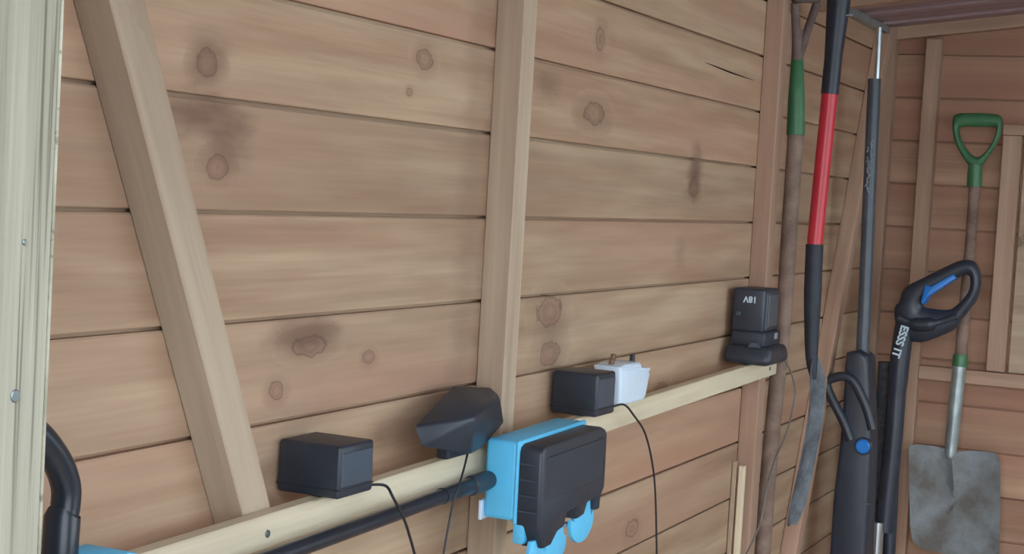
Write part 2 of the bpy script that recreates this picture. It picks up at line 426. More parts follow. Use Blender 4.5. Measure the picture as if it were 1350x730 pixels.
def prism(loop, axis, a, b, bev=0.0, seg=2):
    """Extrude a 2-D outline (the two remaining axes, in order) along AXIS from a to b."""
    bm = bmesh.new()
    def v3(p, q):
        c = list(p); c.insert(axis, q)
        return Vector(c)
    lo = [bm.verts.new(v3(p, a)) for p in loop]
    hi = [bm.verts.new(v3(p, b)) for p in loop]
    n = len(loop)
    bm.faces.new(lo); bm.faces.new(hi)
    for i in range(n):
        bm.faces.new((lo[i], lo[(i + 1) % n], hi[(i + 1) % n], hi[i]))
    bmesh.ops.recalc_face_normals(bm, faces=bm.faces)
    if bev:
        es = [e for e in bm.edges if abs(e.verts[0].co[axis] - e.verts[1].co[axis]) < 1e-6]
        bmesh.ops.bevel(bm, geom=es, offset=bev, segments=seg, affect='EDGES', profile=0.5)
    return bm

def resample(loop, n, rounds=1):
    pts = [Vector(p) for p in loop]
    for _ in range(rounds):                               # corner cutting
        q = []
        for i, p in enumerate(pts):
            nx = pts[(i + 1) % len(pts)]
            q += [p * .78 + nx * .22, p * .22 + nx * .78]
        pts = q
    cum = [0.0]
    for i in range(len(pts)):
        cum.append(cum[-1] + (pts[(i + 1) % len(pts)] - pts[i]).length)
    out = []
    for k in range(n):
        t = cum[-1] * k / n
        i = max(j for j in range(len(pts)) if cum[j] <= t + 1e-9)
        f = (t - cum[i]) / max(cum[i + 1] - cum[i], 1e-9)
        out.append(pts[i].lerp(pts[(i + 1) % len(pts)], f))
    return out

def ring_prism(outer, inner, axis, a, b, n=48, bev=0.004):
    """A plate with one hole; the section bulges to a rounded rim."""
    A, B = resample(outer, n), resample(inner, n)
    best = min(range(n), key=lambda s: sum((A[i] - B[(i + s) % n]).length for i in range(n)))
    B = [B[(i + best) % n] for i in range(n)]
    bm = bmesh.new()
    def v3(p, q):
        c = [p[0], p[1]]; c.insert(axis, q)
        return bm.verts.new(c)
    mid = (a + b) / 2; h = (b - a) / 2
    rows = []
    for f, g in ((0, 0.45), (0.16, 0.85), (0.38, 1.0), (0.62, 1.0), (0.84, 0.85), (1, 0.45), (1, -0.45), (0.84, -0.85), (0.62, -1.0), (0.38, -1.0), (0.16, -0.85), (0, -0.45)):
        rows.append([v3(A[i].lerp(B[i], f), mid + h * g) for i in range(n)])
    m_ = len(rows)
    for j in range(m_):
        for i in range(n):
            bm.faces.new((rows[j][i], rows[j][(i + 1) % n], rows[(j + 1) % m_][(i + 1) % n], rows[(j + 1) % m_][i]))
    return bm

def disc(c, axis, r, h, seg=24, bev=0.0):
    """A short round plug centred at c along AXIS."""
    d = Vector(axis).normalized()
    c = Vector(c)
    if bev:
        return tube([c - d * h / 2, c + d * (h / 2 - bev), c + d * h / 2], [r, r, r - bev], seg)
    return tube([c - d * h / 2, c + d * h / 2], r, seg)

def text_mesh(name, body, size, depth, mat, parent, matrix, label=None):
    cu = bpy.data.curves.new(name, 'FONT')
    cu.body = body; cu.size = size; cu.extrude = depth; cu.offset = size * .028
    cu.align_x = 'CENTER'; cu.align_y = 'CENTER'
    cu.resolution_u = 3
    tmp = bpy.data.objects.new('scratch_text', cu)
    COL.objects.link(tmp)
    dg = bpy.context.evaluated_depsgraph_get()
    me = bpy.data.meshes.new_from_object(tmp.evaluated_get(dg))
    bpy.data.objects.remove(tmp)
    me.name = name
    me.materials.clear(); me.materials.append(mat)
    o = bpy.data.objects.new(name, me); COL.objects.link(o)
    place(o, matrix, parent)
    if label: o['label'] = label
    return o

def frame(origin, xdir, ydir):
    x = Vector(xdir).normalized(); y = Vector(ydir); y = (y - x * y.dot(x)).normalized()
    mm = Matrix((x, y, x.cross(y))).transposed().to_4x4(); mm.translation = Vector(origin)
    return mm

# ------------------------------------------------------------------ setting: walls
X0, XE, YR = 0.60, 4.20, -1.95                            # door wall, end wall, right wall
EAVE, PITCH = 1.763, 0.117                                # roof underside at y = 0 and its rise per metre
def roof_z(y): return EAVE - PITCH * y
JOINTS = [1.6975, 1.588, 1.479, 1.370, 1.2605, 1.151, 1.0415, 0.932, 0.8215, 0.7115, 0.602, 0.4925, 0.383, 0.2735, 0.164, 0.0545]
GAP = 0.0040

def struct(name, bm, mat):
    return obj(name, bm, mat, kind='structure')

def plank_mesh(L, h, t):
    """One shiplap board: length along X, thickness along Y (room side at -Y), rebated top edge and eased corners."""
    bm = bmesh.new()
    prof = [(-t * .5, -h / 2 + .0012), (-t * .5 + .0012, -h / 2), (t * .5, -h / 2), (t * .5, h / 2 + .004), (t * .3, h / 2 + .004), (t * .3, h / 2), (-t * .5 + .0016, h / 2), (-t * .5, h / 2 - .0020)]
    a = [bm.verts.new((-L / 2, y, z)) for y, z in prof]
    b = [bm.verts.new((L / 2, y, z)) for y, z in prof]
    n = len(prof)
    bm.faces.new(a); bm.faces.new(b)
    for i in range(n):
        bm.faces.new((a[i], a[(i + 1) % n], b[(i + 1) % n], b[i]))
    bmesh.ops.recalc_face_normals(bm, faces=bm.faces)
    me = bpy.data.meshes.new('plank')
    bm.to_mesh(me); bm.free()
    return me

MESHES = {}
def plank(parent, centre, xdir, out_dir, L, h, t, mat):
    """Room-facing side looks along OUT_DIR (local -Y)."""
    key = (round(L, 3), round(h, 4), t, mat.name)
    if key not in MESHES:
        me = plank_mesh(L, h, t); me.materials.append(mat); MESHES[key] = me
    o = bpy.data.objects.new('plank', MESHES[key]); COL.objects.link(o)
    x = Vector(xdir).normalized(); y = -Vector(out_dir).normalized(); z = x.cross(y)
    mm = Matrix((x, y, z)).transposed().to_4x4(); mm.translation = Vector(centre)
    mm = mm @ Matrix.Rotation(random.uniform(-.004, .004), 4, 'X')
    place(o, mm, parent)
    return o

def rows(top, bottom=0.0):
    zs = [top] + [z for z in JOINTS if bottom < z < top - 0.02] + [bottom]
    return [((a + b) / 2, a - b - GAP) for a, b in zip(zs, zs[1:])]

T = 0.012
wl = struct('wall_left', box((X0, T + .001, 0), (XE + .03, T + .012, EAVE + .014)), M['backing'])
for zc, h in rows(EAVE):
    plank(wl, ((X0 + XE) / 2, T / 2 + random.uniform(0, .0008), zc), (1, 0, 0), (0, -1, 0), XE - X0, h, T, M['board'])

we = struct('wall_end', prism([(0.024, 0), (0.024, EAVE + .016), (YR - .02, roof_z(YR) + .018), (YR - .02, 0)], 0, XE + T + .001, XE + T + .012), M['backing'])
top_end = roof_z(YR) - .005
zs = [1.6975 + .1095 * k for k in (3, 2, 1)]
for k in range(3):                                        # upper boards are cut off by the roof slope
    zb_, zt_ = 1.6975 + .1095 * k, 1.6975 + .1095 * (k + 1) - GAP
    ya = min(0.0, -(zb_ - EAVE) / PITCH); yb = -(zt_ - EAVE) / PITCH
    lp_ = [(ya, zb_), (ya, max(roof_z(ya), zb_ + .001)), (yb, zt_), (YR, zt_), (YR, zb_)] if roof_z(YR) > zt_ else [(ya, zb_), (YR, roof_z(YR)), (YR, zb_)]
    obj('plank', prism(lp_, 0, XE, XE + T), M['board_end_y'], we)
for zc, h in rows(1.6975):
    yl = 0.0
    if True:
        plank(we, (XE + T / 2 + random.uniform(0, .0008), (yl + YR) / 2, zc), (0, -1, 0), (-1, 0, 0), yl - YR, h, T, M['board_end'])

bm = box((X0, YR - T - .012, 0), (XE + .03, YR - T - .001, .60))
box((X0, YR - T - .012, 1.86), (XE + .03, YR - T - .001, roof_z(YR) + .02), bm=bm)
box((X0, YR - T - .012, .60), (1.50, YR - T - .001, 1.86), bm=bm)
box((3.55, YR - T - .012, .60), (XE + .03, YR - T - .001, 1.86), bm=bm)
wr = struct('wall_right', bm, M['backing'])
WX0, WX1, WZ0, WZ1 = 1.50, 3.55, 0.60, 1.86              # unseen window opening, added in the tall side wall to brighten the long wall
for zc, h in rows(1.97):
    spans = [(X0, XE)] if zc + h / 2 < WZ0 + .06 or zc - h / 2 > WZ1 - .02 else [(X0, WX0), (WX1, XE)]
    for xa, xb in spans:
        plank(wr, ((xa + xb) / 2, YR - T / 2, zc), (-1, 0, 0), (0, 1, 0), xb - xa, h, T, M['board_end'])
added_win = obj('added_window_1', box((WX0, YR - .03, WZ0), (WX1, YR + .005, WZ0 + .03), .002), M['stud_dark'], kind='structure')
for lo, hi in (((WX0, YR - .03, WZ1 - .03), (WX1, YR + .005, WZ1)), ((WX0, YR - .03, WZ0 + .03), (WX0 + .03, YR + .005, WZ1 - .03)), ((WX1 - .03, YR - .03, WZ0 + .03), (WX1, YR + .005, WZ1 - .03)),
               (((WX0 + WX1) / 2 - .015, YR - .03, WZ0 + .03), ((WX0 + WX1) / 2 + .015, YR + .005, WZ1 - .03))):
    obj('added_window_frame', box(lo, hi, .002), M['stud_dark'], added_win)
for xa, xb in ((WX0 + .03, (WX0 + WX1) / 2 - .015), ((WX0 + WX1) / 2 + .015, WX1 - .03)):
    obj('pane', box((xa, YR - .016, WZ0 + .03), (xb, YR - .012, WZ1 - .03)), M['glass'], added_win)

wf = struct('wall_front', box((X0 + .012, -.36, 0), (X0 + .020, T + .012, EAVE)), M['backing'])
for zc, h in rows(EAVE):
    plank(wf, (X0 + .006, -.17, zc), (0, 1, 0), (-1, 0, 0), .37, h, T, M['board_end'])

fl = struct('floor', box((X0, YR, -.03), (XE, 0, 0)), M['floor'])
gr = struct('ground', box((-6, -7, -.10), (9, 6, -.06)), M['ground'])

# roof: boards run up the slope, on a covering sheet
ce = struct('ceiling', prism([(0.10, roof_z(0.10) + .016), (0.10, roof_z(0.10) + .030), (YR - .15, roof_z(YR - .15) + .030), (YR - .15, roof_z(YR - .15) + .016)], 0, X0 - .05, XE + .10), M['backing'])
sl = Vector((0, -1, PITCH)).normalized()
nrm = Vector((0, -PITCH, -1)).normalized()
x = 4.103 + .099
while x > X0 + .04:
    yc = (0.04 + YR - .05) / 2
    sag = .0055 if int(round((4.202 - x) / .099)) % 2 == 0 else 0.0
    plank(ce, (x - .0495, yc, roof_z(yc) + .0065 - sag), sl, nrm, (0.04 - YR + .05) / sl.y * -1, .099 - .006, T, M['roof'])
    x -= .099

# a split along the grain beside the far stud
ck_bm = tube([(2.790, -.0004, 1.5425), (2.86, -.0004, 1.5405), (2.935, -.0004, 1.5383), (3.01, -.0004, 1.5370), (3.088, -.0004, 1.5362)], [.0003, .0012, .0015, .0010, .0003], 6)
obj('split', ck_bm, M['backing'], wl, label='dark split along the grain')
# framing
n_trim = [0]
def trim(p0, p1, w, t, mat, side=(0, 1, 0), label=None):
    n_trim[0] += 1
    return timber(f'trim_{n_trim[0]}', p0, p1, w, t, mat, None, side, kind='structure', label=label)

trim((1.9465, -.020, 0), (1.9465, -.020, EAVE), .039, .040, M['stud'], label='upright wall stud behind the blue socket box')
trim((3.1665, -.0178, 0), (3.1665, -.0178, EAVE), .045, .0355, M['stud_dark'], label='upright wall stud behind the cordless battery')
def brace_x(z): return 1.103 - (z - 1.437) * .5
trim((brace_x(1.75) + .0246, -.020, 1.75), (brace_x(.02) + .0246, -.020, .02), .044, .040, M['stud'], label='slanting brace nearest the weathered door post')
def brace2_x(z): return 3.874 + (z - 1.267) * .482
trim((brace2_x(1.73) + .0246, -.0178, 1.73), (brace2_x(.02) + .0246, -.0178, .02), .044, .0355, M['stud_dark'], label='slanting brace behind the red-shafted spade')
trim((4.1815, -.0205, 0), (4.1815, -.0205, EAVE), .041, .036, M['stud_dark'], side=(1, 0, 0), label='corner batten of the end wall')
trim((4.1825, -.134, 0), (4.1825, -.134, EAVE - .03), .038, .035, M['stud_dark'], side=(1, 0, 0), label='knotty upright of the end wall beside the shovel')
trim((4.1825, -.340, .918), (4.1825, -.340, 1.500), .044, .035, M['stud_dark'], side=(1, 0, 0), label='upright frame post of the end wall opening')
trim((4.1825, -.316, 1.514), (4.1825, -1.10, 1.514), .026, .035, M['stud_dark'], side=(1, 0, 0), label='head of the end wall opening')
trim((4.1825, -.154, .8985), (4.1825, -1.20, .8985), .034, .035, M['stud_dark'], side=(1, 0, 0), label='sill batten under the end wall opening')
zp = roof_z(-.03) - .017
trim((4.1825, -.002, roof_z(0) - .021), (4.1825, YR + .01, roof_z(YR) - .021), .032, .035, M['stud_dark'], side=(1, 0, 0), label='sloping top plate of the end wall')
trim((3.52, -.002, roof_z(0) - .021), (3.52, YR + .01, roof_z(YR) - .021), .040, .035, M['stud_dark'], side=(1, 0, 0), label='roof rafter near the end wall')
trim((X0 + .02, -.011, EAVE - .010), (4.163, -.011, EAVE - .010), .018, .022, M['galv'], label='narrow grey batten along the eave')
trim((4.192, -.368, 1.209), (4.192, -1.05, 1.209), .585, .012, M['stud'], side=(1, 0, 0), label='pale panel closing the end wall opening')
# door jamb in the doorway
jamb = trim((X0 - .022, -.3865, -.05), (X0 - .022, -.3865, 1.80), .064, .044, M['post'], side=(1, 0, 0), label='pale weathered door post, nearest upright')
jamb.data.materials.clear(); jamb.data.materials.append(M['post'])
obj('edge_bead', box((0.5990, -.4197, -.05), (X0 + .0003, -.4170, 1.80), .0006), M['post'], jamb)
obj('screw', disc((0.5810, -.4187, 1.2630), (0, -1, 0), .0014, .0012, 12, .0004), M['screw'], jamb, smooth=True)
obj('plug', disc((0.5790, -.4187, 1.1930), (0, -1, 0), .0030, .0014, 18, .0005), M['screw'], jamb, label='round grey fixing set in the post', smooth=True)
trim((X0 + .022, YR + .03, 0), (X0 + .022, YR + .03, 1.92), .05, .05, M['stud_dark'])

# ------------------------------------------------------------------ rail along the wall
def rail_top(x): return .9808 + .0160 * (x - 2.24)
rail_h = .0345
rail = thing('shelf_rail', 'pale untreated pine rail running along the wall under the chargers', 'rail', (.66, -.050, rail_top(.66)))
timber('batten', (.66, -.0495, rail_top(.66) - rail_h / 2), (3.180, -.0495, rail_top(3.180) - rail_h / 2), rail_h, .018, M['rail'], rail)
for xs in (1.354, 3.13):
    obj('screw', disc((xs, -.0590, rail_top(xs) - rail_h * .55), (0, -1, 0), .004, .0018, 14, .0006), M['screw'], rail, smooth=True)

# ------------------------------------------------------------------ blue and black outdoor socket
def tilt(pivot, deg): return Matrix.Translation(Vector(pivot)) @ Matrix.Rotation(math.radians(deg), 4, 'Y') @ Matrix.Translation(-Vector(pivot))
SK = tilt((1.92, -.1, .94), -1.1)
def tilted(bm, mt=SK):
    bmesh.ops.transform(bm, matrix=mt, verts=bm.verts)
    return bm
sx0, sx1, sz0, sz1 = 1.816, 2.030, .890, .9935
sock = thing('outdoor_socket', 'sky blue outdoor twin socket with a big black cover, fixed to the rail', 'socket', (1.92, -.068, .94))
obj('back_plate', tilted(box((sx0 - .004, -.0725, sz0 + .001), (sx0 + .06, -.0680, sz0 + .026), .001, bm=box((sx0 + .055, -.0725, sz0 + .030), (sx1 - .012, -.0588, sz1 - .012), .001))), M['white'], sock, label='white edge of the back plate')
bm = box((sx0, -.1165, sz0 + .004), (sx1, -.0725, sz1), .006, 3)
obj('base', tilted(bm), M['blue'], sock, label='sky blue base box', smooth=50)
bm = box((sx0 - .001, -.1185, sz0 + .001), (sx1 + .001, -.1135, sz1 + .001), .002, 2)
obj('base_rim', tilted(bm), M['blue'], sock, label='raised blue rim of the base', smooth=50)
# cover: tall black lid with a toothed lower edge
cz0, cz1 = sz0 + .001, sz1 - .0035
loop = [(sx0 + .002, cz1 - .010), (sx0 + .005, cz1 - .003), (sx0 + .014, cz1), (sx1 - .014, cz1), (sx1 - .003, cz1 - .004), (sx1 + .004, cz1 - .012),
        (sx1 + .004, cz0 + .016), (sx1 - .008, cz0 + .004), (sx1 - .010, cz0 - .012), (sx1 - .018, cz0 - .012), (sx1 - .022, cz0 + .006), (sx1 - .054, cz0 + .004), (sx1 - .064, cz0 - .010), (sx1 - .086, cz0 - .012),
        (sx1 - .092, cz0 + .004), (sx1 - .122, cz0 + .002), (sx1 - .130, cz0 - .014), (sx1 - .150, cz0 - .016), (sx0 + .044, cz0 - .030), (sx0 + .022, cz0 - .030), (sx0 + .008, cz0 - .010), (sx0 + .002, cz0 + .004)]
bm = prism(loop, 1, -.1490, -.1180, 0)
fr = [e for e in bm.edges if all(v.co.y < -.148 for v in e.verts)]
bmesh.ops.bevel(bm, geom=fr, offset=.0045, segments=2, affect='EDGES', profile=0.5)
cover = obj('cover', tilted(bm), M['black'], sock, smooth=45)
for k in range(4):
    zz = cz1 - .024 - k * .0195
    obj('rib', tilted(box((sx0 + .0002, -.1440, zz), (sx0 + .004, -.1205, zz + .0015))), M['panel'], cover, label='thin raised rib on the side of the cover')
obj('face_panel', tilted(box((sx0 + .016, -.1502, cz0 + .030), (sx1 - .012, -.1480, cz1 - .014), .0012)), M['black_soft'], cover)
# blue flaps hanging under the cover
def flap(x0, x1, zt, zb, y0=-.140, y1=-.1335):
    xm = (x0 + x1) / 2; w_ = (x1 - x0) / 2
    lp = [(xm - w_ * .55, zt), (xm + w_ * .55, zt), (xm + w_ * .72, zt - (zt - zb) * .45)]
    rz_ = min(w_ * .75, (zt - zb) * .5)
    for k in range(11):                                   # round end of the flap
        a_ = math.radians(15 - k * 21)
        lp.append((xm + w_ * math.cos(a_), zb + rz_ + rz_ * math.sin(a_)))
    lp.append((xm - w_ * .72, zt - (zt - zb) * .45))
    return tilted(prism(lp, 1, y0, y1, .0015, 2))
obj('cable_flap', flap(1.944, 2.022, .898, .840), M['blue'], sock, smooth=40)
obj('cable_flap', flap(1.862, 1.930, .892, .828), M['blue'], sock, smooth=40)
obj('cable_flap', flap(1.806, 1.866, .872, .834), M['blue'], sock, smooth=40)
obj('hinge_lug', tilted(box((1.820, -.128, .866), (1.834, -.112, .894), .003, 2)), M['blue'], sock, smooth=40)
obj('hinge_pin', tilted(tube([(1.920, -.130, .869), (1.950, -.130, .869)], .0035, 10)), M['steel'], sock, label='grey metal hinge pin', smooth=True)

# conduit from the socket along the rail
CY = -.0785
def cz(x): return .9400 + .0205 * (x - 1.8)
con = thing('conduit_pipe', 'black plastic conduit running along the rail into the blue socket', 'conduit', (1.1, CY, cz(1.1)))
obj('pipe', tube([(.98, CY, cz(.98)), (1.80, CY, cz(1.80))], .0089, 18), M['conduit'], con, smooth=True)
obj('gland', tube([(1.765, CY, cz(1.77)), (1.768, CY, cz(1.77)), (1.804, CY, cz(1.8)), (1.816, CY, cz(1.8))], [.0095, .0122, .0122, .0112], 18), M['black'], con, smooth=True)
obj('coupling', tube([(1.690, CY, cz(1.70)), (1.766, CY, cz(1.766))], .0098, 18), M['conduit'], con, smooth=True)

# blue junction box low at the near end of the rail, and the bent pipe that rises from it
jb = thing('junction_box', 'blue box showing only its rounded top under the bent black pipe', 'socket', (1.04, -.07, .90))
bm = box((.985, -.125, .885), (1.084, -.0695, .972), .006, 3)
obj('box_body', bm, M['blue'], jb, smooth=50)
lp = [(1.030, .968), (1.030, .985), (1.036, .9905), (1.046, .9925), (1.058, .9920), (1.068, .989), (1.076, .984), (1.079, .977), (1.079, .968)]
obj('lid', prism(lp, 1, -.122, -.074, .003, 2), M['blue'], jb, label='rounded blue lid', smooth=40)
bp = thing('bent_pipe', 'bent black pipe rising behind the weathered door post', 'pipe', (1.0146, -.085, .98))
pts = [(x_, -.085, z_) for x_, z_ in DATA['cond_end']]
pts = [(.925, -.085, 1.112), (.952, -.085, 1.107)] + pts[:5] + [(1.0170, -.085, 1.0225)]
obj('pipe', tube(smooth_path(pts, 6), .0118, 20), M['conduit'], bp, smooth=True)
obj('coupling', tube([(1.0176, -.085, 1.0240), (1.0165, -.085, 1.0225), (1.0150, -.085, .990), (1.0150, -.085, .978)], [.0130, .0143, .0143, .0143], 20), M['conduit'], bp, smooth=60)
obj('pipe_clip', box((.915, -.0995, 1.098), (.927, 0.0, 1.126), .002, 2), M['conduit'], bp)

# ------------------------------------------------------------------ chargers on the rail
def charger(label, x0, x1, y0, y1, z0, z1, cable, cable_mat='cable', r=.0016):
    t_ = thing('battery_charger', label, 'charger', ((x0 + x1) / 2, (y0 + y1) / 2, z0), 'black chargers on the rail')
    bm = box((x0, y0, z0), (x1, y1, z1), .004, 3)
    for v in bm.verts:                                    # slight draft towards the base
        if v.co.z > (z0 + z1) / 2:
            v.co.x += ((x0 + x1) / 2 - v.co.x) * .02
            v.co.y += ((y0 + y1) / 2 - v.co.y) * .015
    b_ = obj('body', bm, M['black'], t_, smooth=50)
    zm = z0 + (z1 - z0) * .16
    obj('face_panel', box((x0 + .005, y0 - .0006, zm + .003), (x1 - .005, y0 + .003, z1 - .008), .0006), M['panel'], t_)
    obj('seam', box((x0 - .0004, y0 - .0005, zm), (x1 + .0004, y1 + .0004, zm + .0011)), M['cable'], t_)
    obj('cable', tube(smooth_path(cable, 8), r, 8), M[cable_mat], t_, smooth=True)
    return t_
zt = rail_top(1.49) + .0004
c1 = [(1.520, -.076, zt + .006)] + DATA['cable1'][1:]
charger('boxy black charger on the rail, nearest the slanting brace', 1.451, 1.523, -.080, -.004, zt, zt + .0555, c1)
zt = rail_top(2.2) + .0004
c3 = [(2.234, -.070, zt + .006)] + DATA['cable3'][1:]
charger('small black charger in front of the white plug, above the blue socket', 2.166, 2.238, -.078, -.006, zt, zt + .062, c3)

# the leaning wedge-shaped charger
wc = thing('battery_charger', 'rounded wedge-shaped black charger tilted against the stud by the blue socket', 'charger', (1.78, -.05, rail_top(1.78)), 'black chargers on the rail')
bm = bmesh.new()
for p in DATA['hull2']:
    bm.verts.new(p)
res = bmesh.ops.convex_hull(bm, input=bm.verts)
bmesh.ops.delete(bm, geom=[v for v in bm.verts if not v.link_faces], context='VERTS')
bmesh.ops.bevel(bm, geom=[e for e in bm.edges if e.calc_face_angle(0) > .35], offset=.0045, segments=2, affect='EDGES', profile=0.5, clamp_overlap=True)
obj('body', bm, M['black'], wc, smooth=35)
obj('foot', box((1.735, -.062, rail_top(1.75) - .0002), (1.80, -.045, rail_top(1.75) + .014), .003, 2), M['black_soft'], wc)
obj('cable', tube(smooth_path(DATA['cable2'], 8), .0013, 8), M['cable'], wc, smooth=True)

# white plug lying on its back
pl = thing('mains_plug', 'white mains plug lying pins up behind the small black charger', 'plug', (2.34, -.045, rail_top(2.34)))
zt = rail_top(2.35) + .0004
lp = [(2.285, zt + .060), (2.292, zt + .004), (2.300, zt), (2.395, zt), (2.405, zt + .006), (2.418, zt + .040), (2.410, zt + .050), (2.385, zt + .052), (2.372, zt + .062), (2.310, zt + .063)]
obj('body', prism(lp, 1, -.066, -.022, .005, 3), M['white'], pl, smooth=50)
obj('cap_edge', prism([(2.288, zt + .0555), (2.288, zt + .0600), (2.412, zt + .0500), (2.412, zt + .0455)], 1, -.0675, -.021, .001, 1), M['white'], pl)
for (px_, py_, h_) in ((2.300, -.045, .012), (2.345, -.030, .015), (2.375, -.050, .017)):
    b0 = zt + (.058 if px_ < 2.36 else .055)
    obj('pin', box((px_ - .005, py_ - .003, b0), (px_ + .005, py_ + .003, b0 + h_), .0008), M['brass'] if px_ != 2.375 else M['navy'], pl, label='dull metal pin')

# cordless battery upside down in its charger
zt = rail_top(3.05) + .0006
dk = thing('battery_dock', 'low rounded black charger dock at the far end of the rail', 'charger', (3.03, -.055, zt))
bm = box((2.975, -.100, zt), (3.112, -.008, zt + .036), .012, 4)
for v in bm.verts:
    if v.co.z > zt + .02:
        v.co.x += (3.05 - v.co.x) * .12
obj('dock_body', bm, M['black'], dk, smooth=60)
obj('dock_neck', box((3.000, -.082, zt + .030), (3.108, -.014, zt + .062), .005, 2), M['black_soft'], dk, smooth=50)
obj('latch', prism([(-.080, zt + .034), (-.056, zt + .034), (-.062, zt + .044), (-.074, zt + .044)], 0, 2.974, 2.984, .001, 1), M['panel'], dk)
obj('indicator', box((3.062, -.0840, zt + .046), (3.080, -.0815, zt + .058), .001), M['print_grey'], dk, label='small pale indicator window')
obj('cable', tube(smooth_path([(3.108, -.070, zt + .010)] + DATA['cable4'][1:], 8), .0018, 8), M['cable_grey'], dk, smooth=True)
zb = zt + .060
ba = thing('tool_battery', 'black 18V battery standing upside down in the charger dock', 'battery', (3.05, -.045, zb))
obj('case', box((3.004, -.076, zb), (3.104, -.013, zb + .083), .005, 3), M['navy'], ba, smooth=50)
obj('side_rail', box((3.012, -.0785, zb + .006), (3.022, -.075, zb + .076), .001), M['panel'], ba, label='raised strip along the edge of the case')
obj('side_panel', box((3.030, -.0775, zb + .010), (3.094, -.075, zb + .072), .001), M['slate'], ba)
obj('release_clip', box((3.000, -.030, zb + .030), (3.006, -.022, zb + .038), .001), M['panel'], ba)
text_mesh('voltage_print', '18V', .0165, .0003, M['print'], ba, frame((3.0036, -.047, zb + .0625), (0, 1, 0), (0, 0, -1)), 'pale 18V print, upside down')

# ------------------------------------------------------------------ tools
def yz(X, pts): return [(X, y, z) for y, z in pts]

# shovel hung on the end wall
sh = thing('garden_shovel', 'square-mouthed shovel with green D handle hanging on the end wall', 'shovel', (4.10, -.27, .47))
obj('handle_grip', ring_prism(DATA['d_outer'], DATA['d_inner'], 0, 4.083, 4.117, 56), M['green'], sh, label='green plastic D-shaped handle', smooth=60)
sa = yz(4.10, DATA['shaft_axis'])
obj('handle_socket', tube([sa[0], Vector(sa[0]).lerp(Vector(sa[1]), .5), sa[1]], [.0165, .0180, .0180], 18), M['green'], sh, smooth=True)
obj('shaft', tube(smooth_path([sa[1], sa[2], sa[3]], 6), [.0128] * 6 + [.0146] * 7, 16), M['ash'], sh, label='worn wooden shaft', smooth=True)
obj('collar', tube([Vector(sa[3]) + Vector((0, 0, .006)), sa[3], Vector(sa[3]).lerp(Vector(sa[4]), .62)], [.0165, .0185, .0182], 18), M['green'], sh, label='green collar', smooth=True)
obj('socket_tube', tube(smooth_path([Vector(sa[3]).lerp(Vector(sa[4]), .5), Vector(sa[4]).lerp(Vector(sa[5]), .5), Vector(sa[5]), (4.092, -.2585, .700)], 5), [.0165] * 10 + [.0150, .0145, .013, .011, .009, .007], 18), M['galv'], sh, label='steel socket tube', smooth=True)
# blade with a raised frog below the socket
def blade_mesh(loop, X, ridge, t, depth):
    pts = resample(loop, 44, 1)
    cy = sum(p[0] for p in pts) / len(pts); czz = sum(p[1] for p in pts) / len(pts)
    bm = bmesh.new()
    rings_f, rings_b = [], []
    hw = max(abs(p[0] - cy) for p in pts)
    for s in (1.0, .92, .8, .65, .5, .35, .2, .08):
        rf, rb = [], []
        for p in pts:
            y = cy + (p[0] - cy) * s; z = czz + (p[1] - czz) * s
            dish = depth * (abs((y - cy) / hw) ** 2.2) * -1.0        # sides turn towards the room
            (a, b_), (c_, d_), (e_, _f) = ridge
            frog = 0.0
            if z > d_:
                w_ = (z - d_) / (b_ - d_) * (abs(a - e_) / 2) + .002
                frog = -.010 * max(0.0, 1 - abs(y - (c_ + (((a + e_) / 2) - c_) * (z - d_) / (b_ - d_))) / (w_ * 1.25))
            rf.append(bm.verts.new((X + dish + frog, y, z)))
            rb.append(bm.verts.new((X + dish + frog + t, y, z)))
        rings_f.append(rf); rings_b.append(rb)
    n = len(pts)
    for rr, fl_ in ((rings_f, False), (rings_b, True)):
        for u, v in zip(rr, rr[1:]):
            for k in range(n):
                f_ = (u[k], u[(k + 1) % n], v[(k + 1) % n], v[k])
                bm.faces.new(f_[::-1] if fl_ else f_)
        bm.faces.new(rr[-1])
    for k in range(n):
        bm.faces.new((rings_f[0][k], rings_f[0][(k + 1) % n], rings_b[0][(k + 1) % n], rings_b[0][k]))
    return bm
obj('blade', blade_mesh(DATA['blade'], 4.10, DATA['blade_ridge'], .003, .016), M['blade'], sh, label='mud-stained grey steel blade', smooth=30)

# strimmer with loop handle
st = thing('grass_trimmer', 'black grass trimmer with loop handle and blue trigger leaning before the shovel', 'trimmer', (3.95, -.14, 0))
obj('loop_handle', ring_prism(DATA['loop_outer'], DATA['loop_inner'], 0, 3.930, 3.970, 64), M['navy'], st, smooth=60)
obj('trigger', prism(DATA['trigger'], 0, 3.924, 3.974, .003, 2), M['blue2'], st, label='bright blue trigger', smooth=40)
obj('battery_wing', tube(smooth_path(yz(3.935, DATA['wing_line']), 5), [.012] * 5 + [.017] * 6 + [.009] * 5, 12), M['black'], st, label='bulge under the loop', smooth=True)
ax = yz(3.95, DATA['strim_axis'])
obj('upper_tube', tube(smooth_path([(3.95, -.160, 1.045)] + ax, 5), [.0235] * 11 + [.0215] * 15, 18), M['navy'], st, smooth=True)
s0, s1 = [Vector(p) for p in yz(3.935, DATA['strim_silver'])]
d_ = (s1 - s0).normalized()
foot = s0 + d_ * ((s0.z - .07) / -d_.z)
obj('lower_tube', tube([s0, foot], .0152, 18), M['steel'], st, label='bright silver lower tube', smooth=True)
e0, e1 = [Vector(p) for p in yz(3.97, DATA['strim_sleeve'])]
obj('side_sleeve', tube([e0 + Vector((0, 0, .10)), e0, e1, e1 - Vector((0, 0, .2))], [.012, .0165, .0150, .014], 16), M['black'], st, smooth=True)
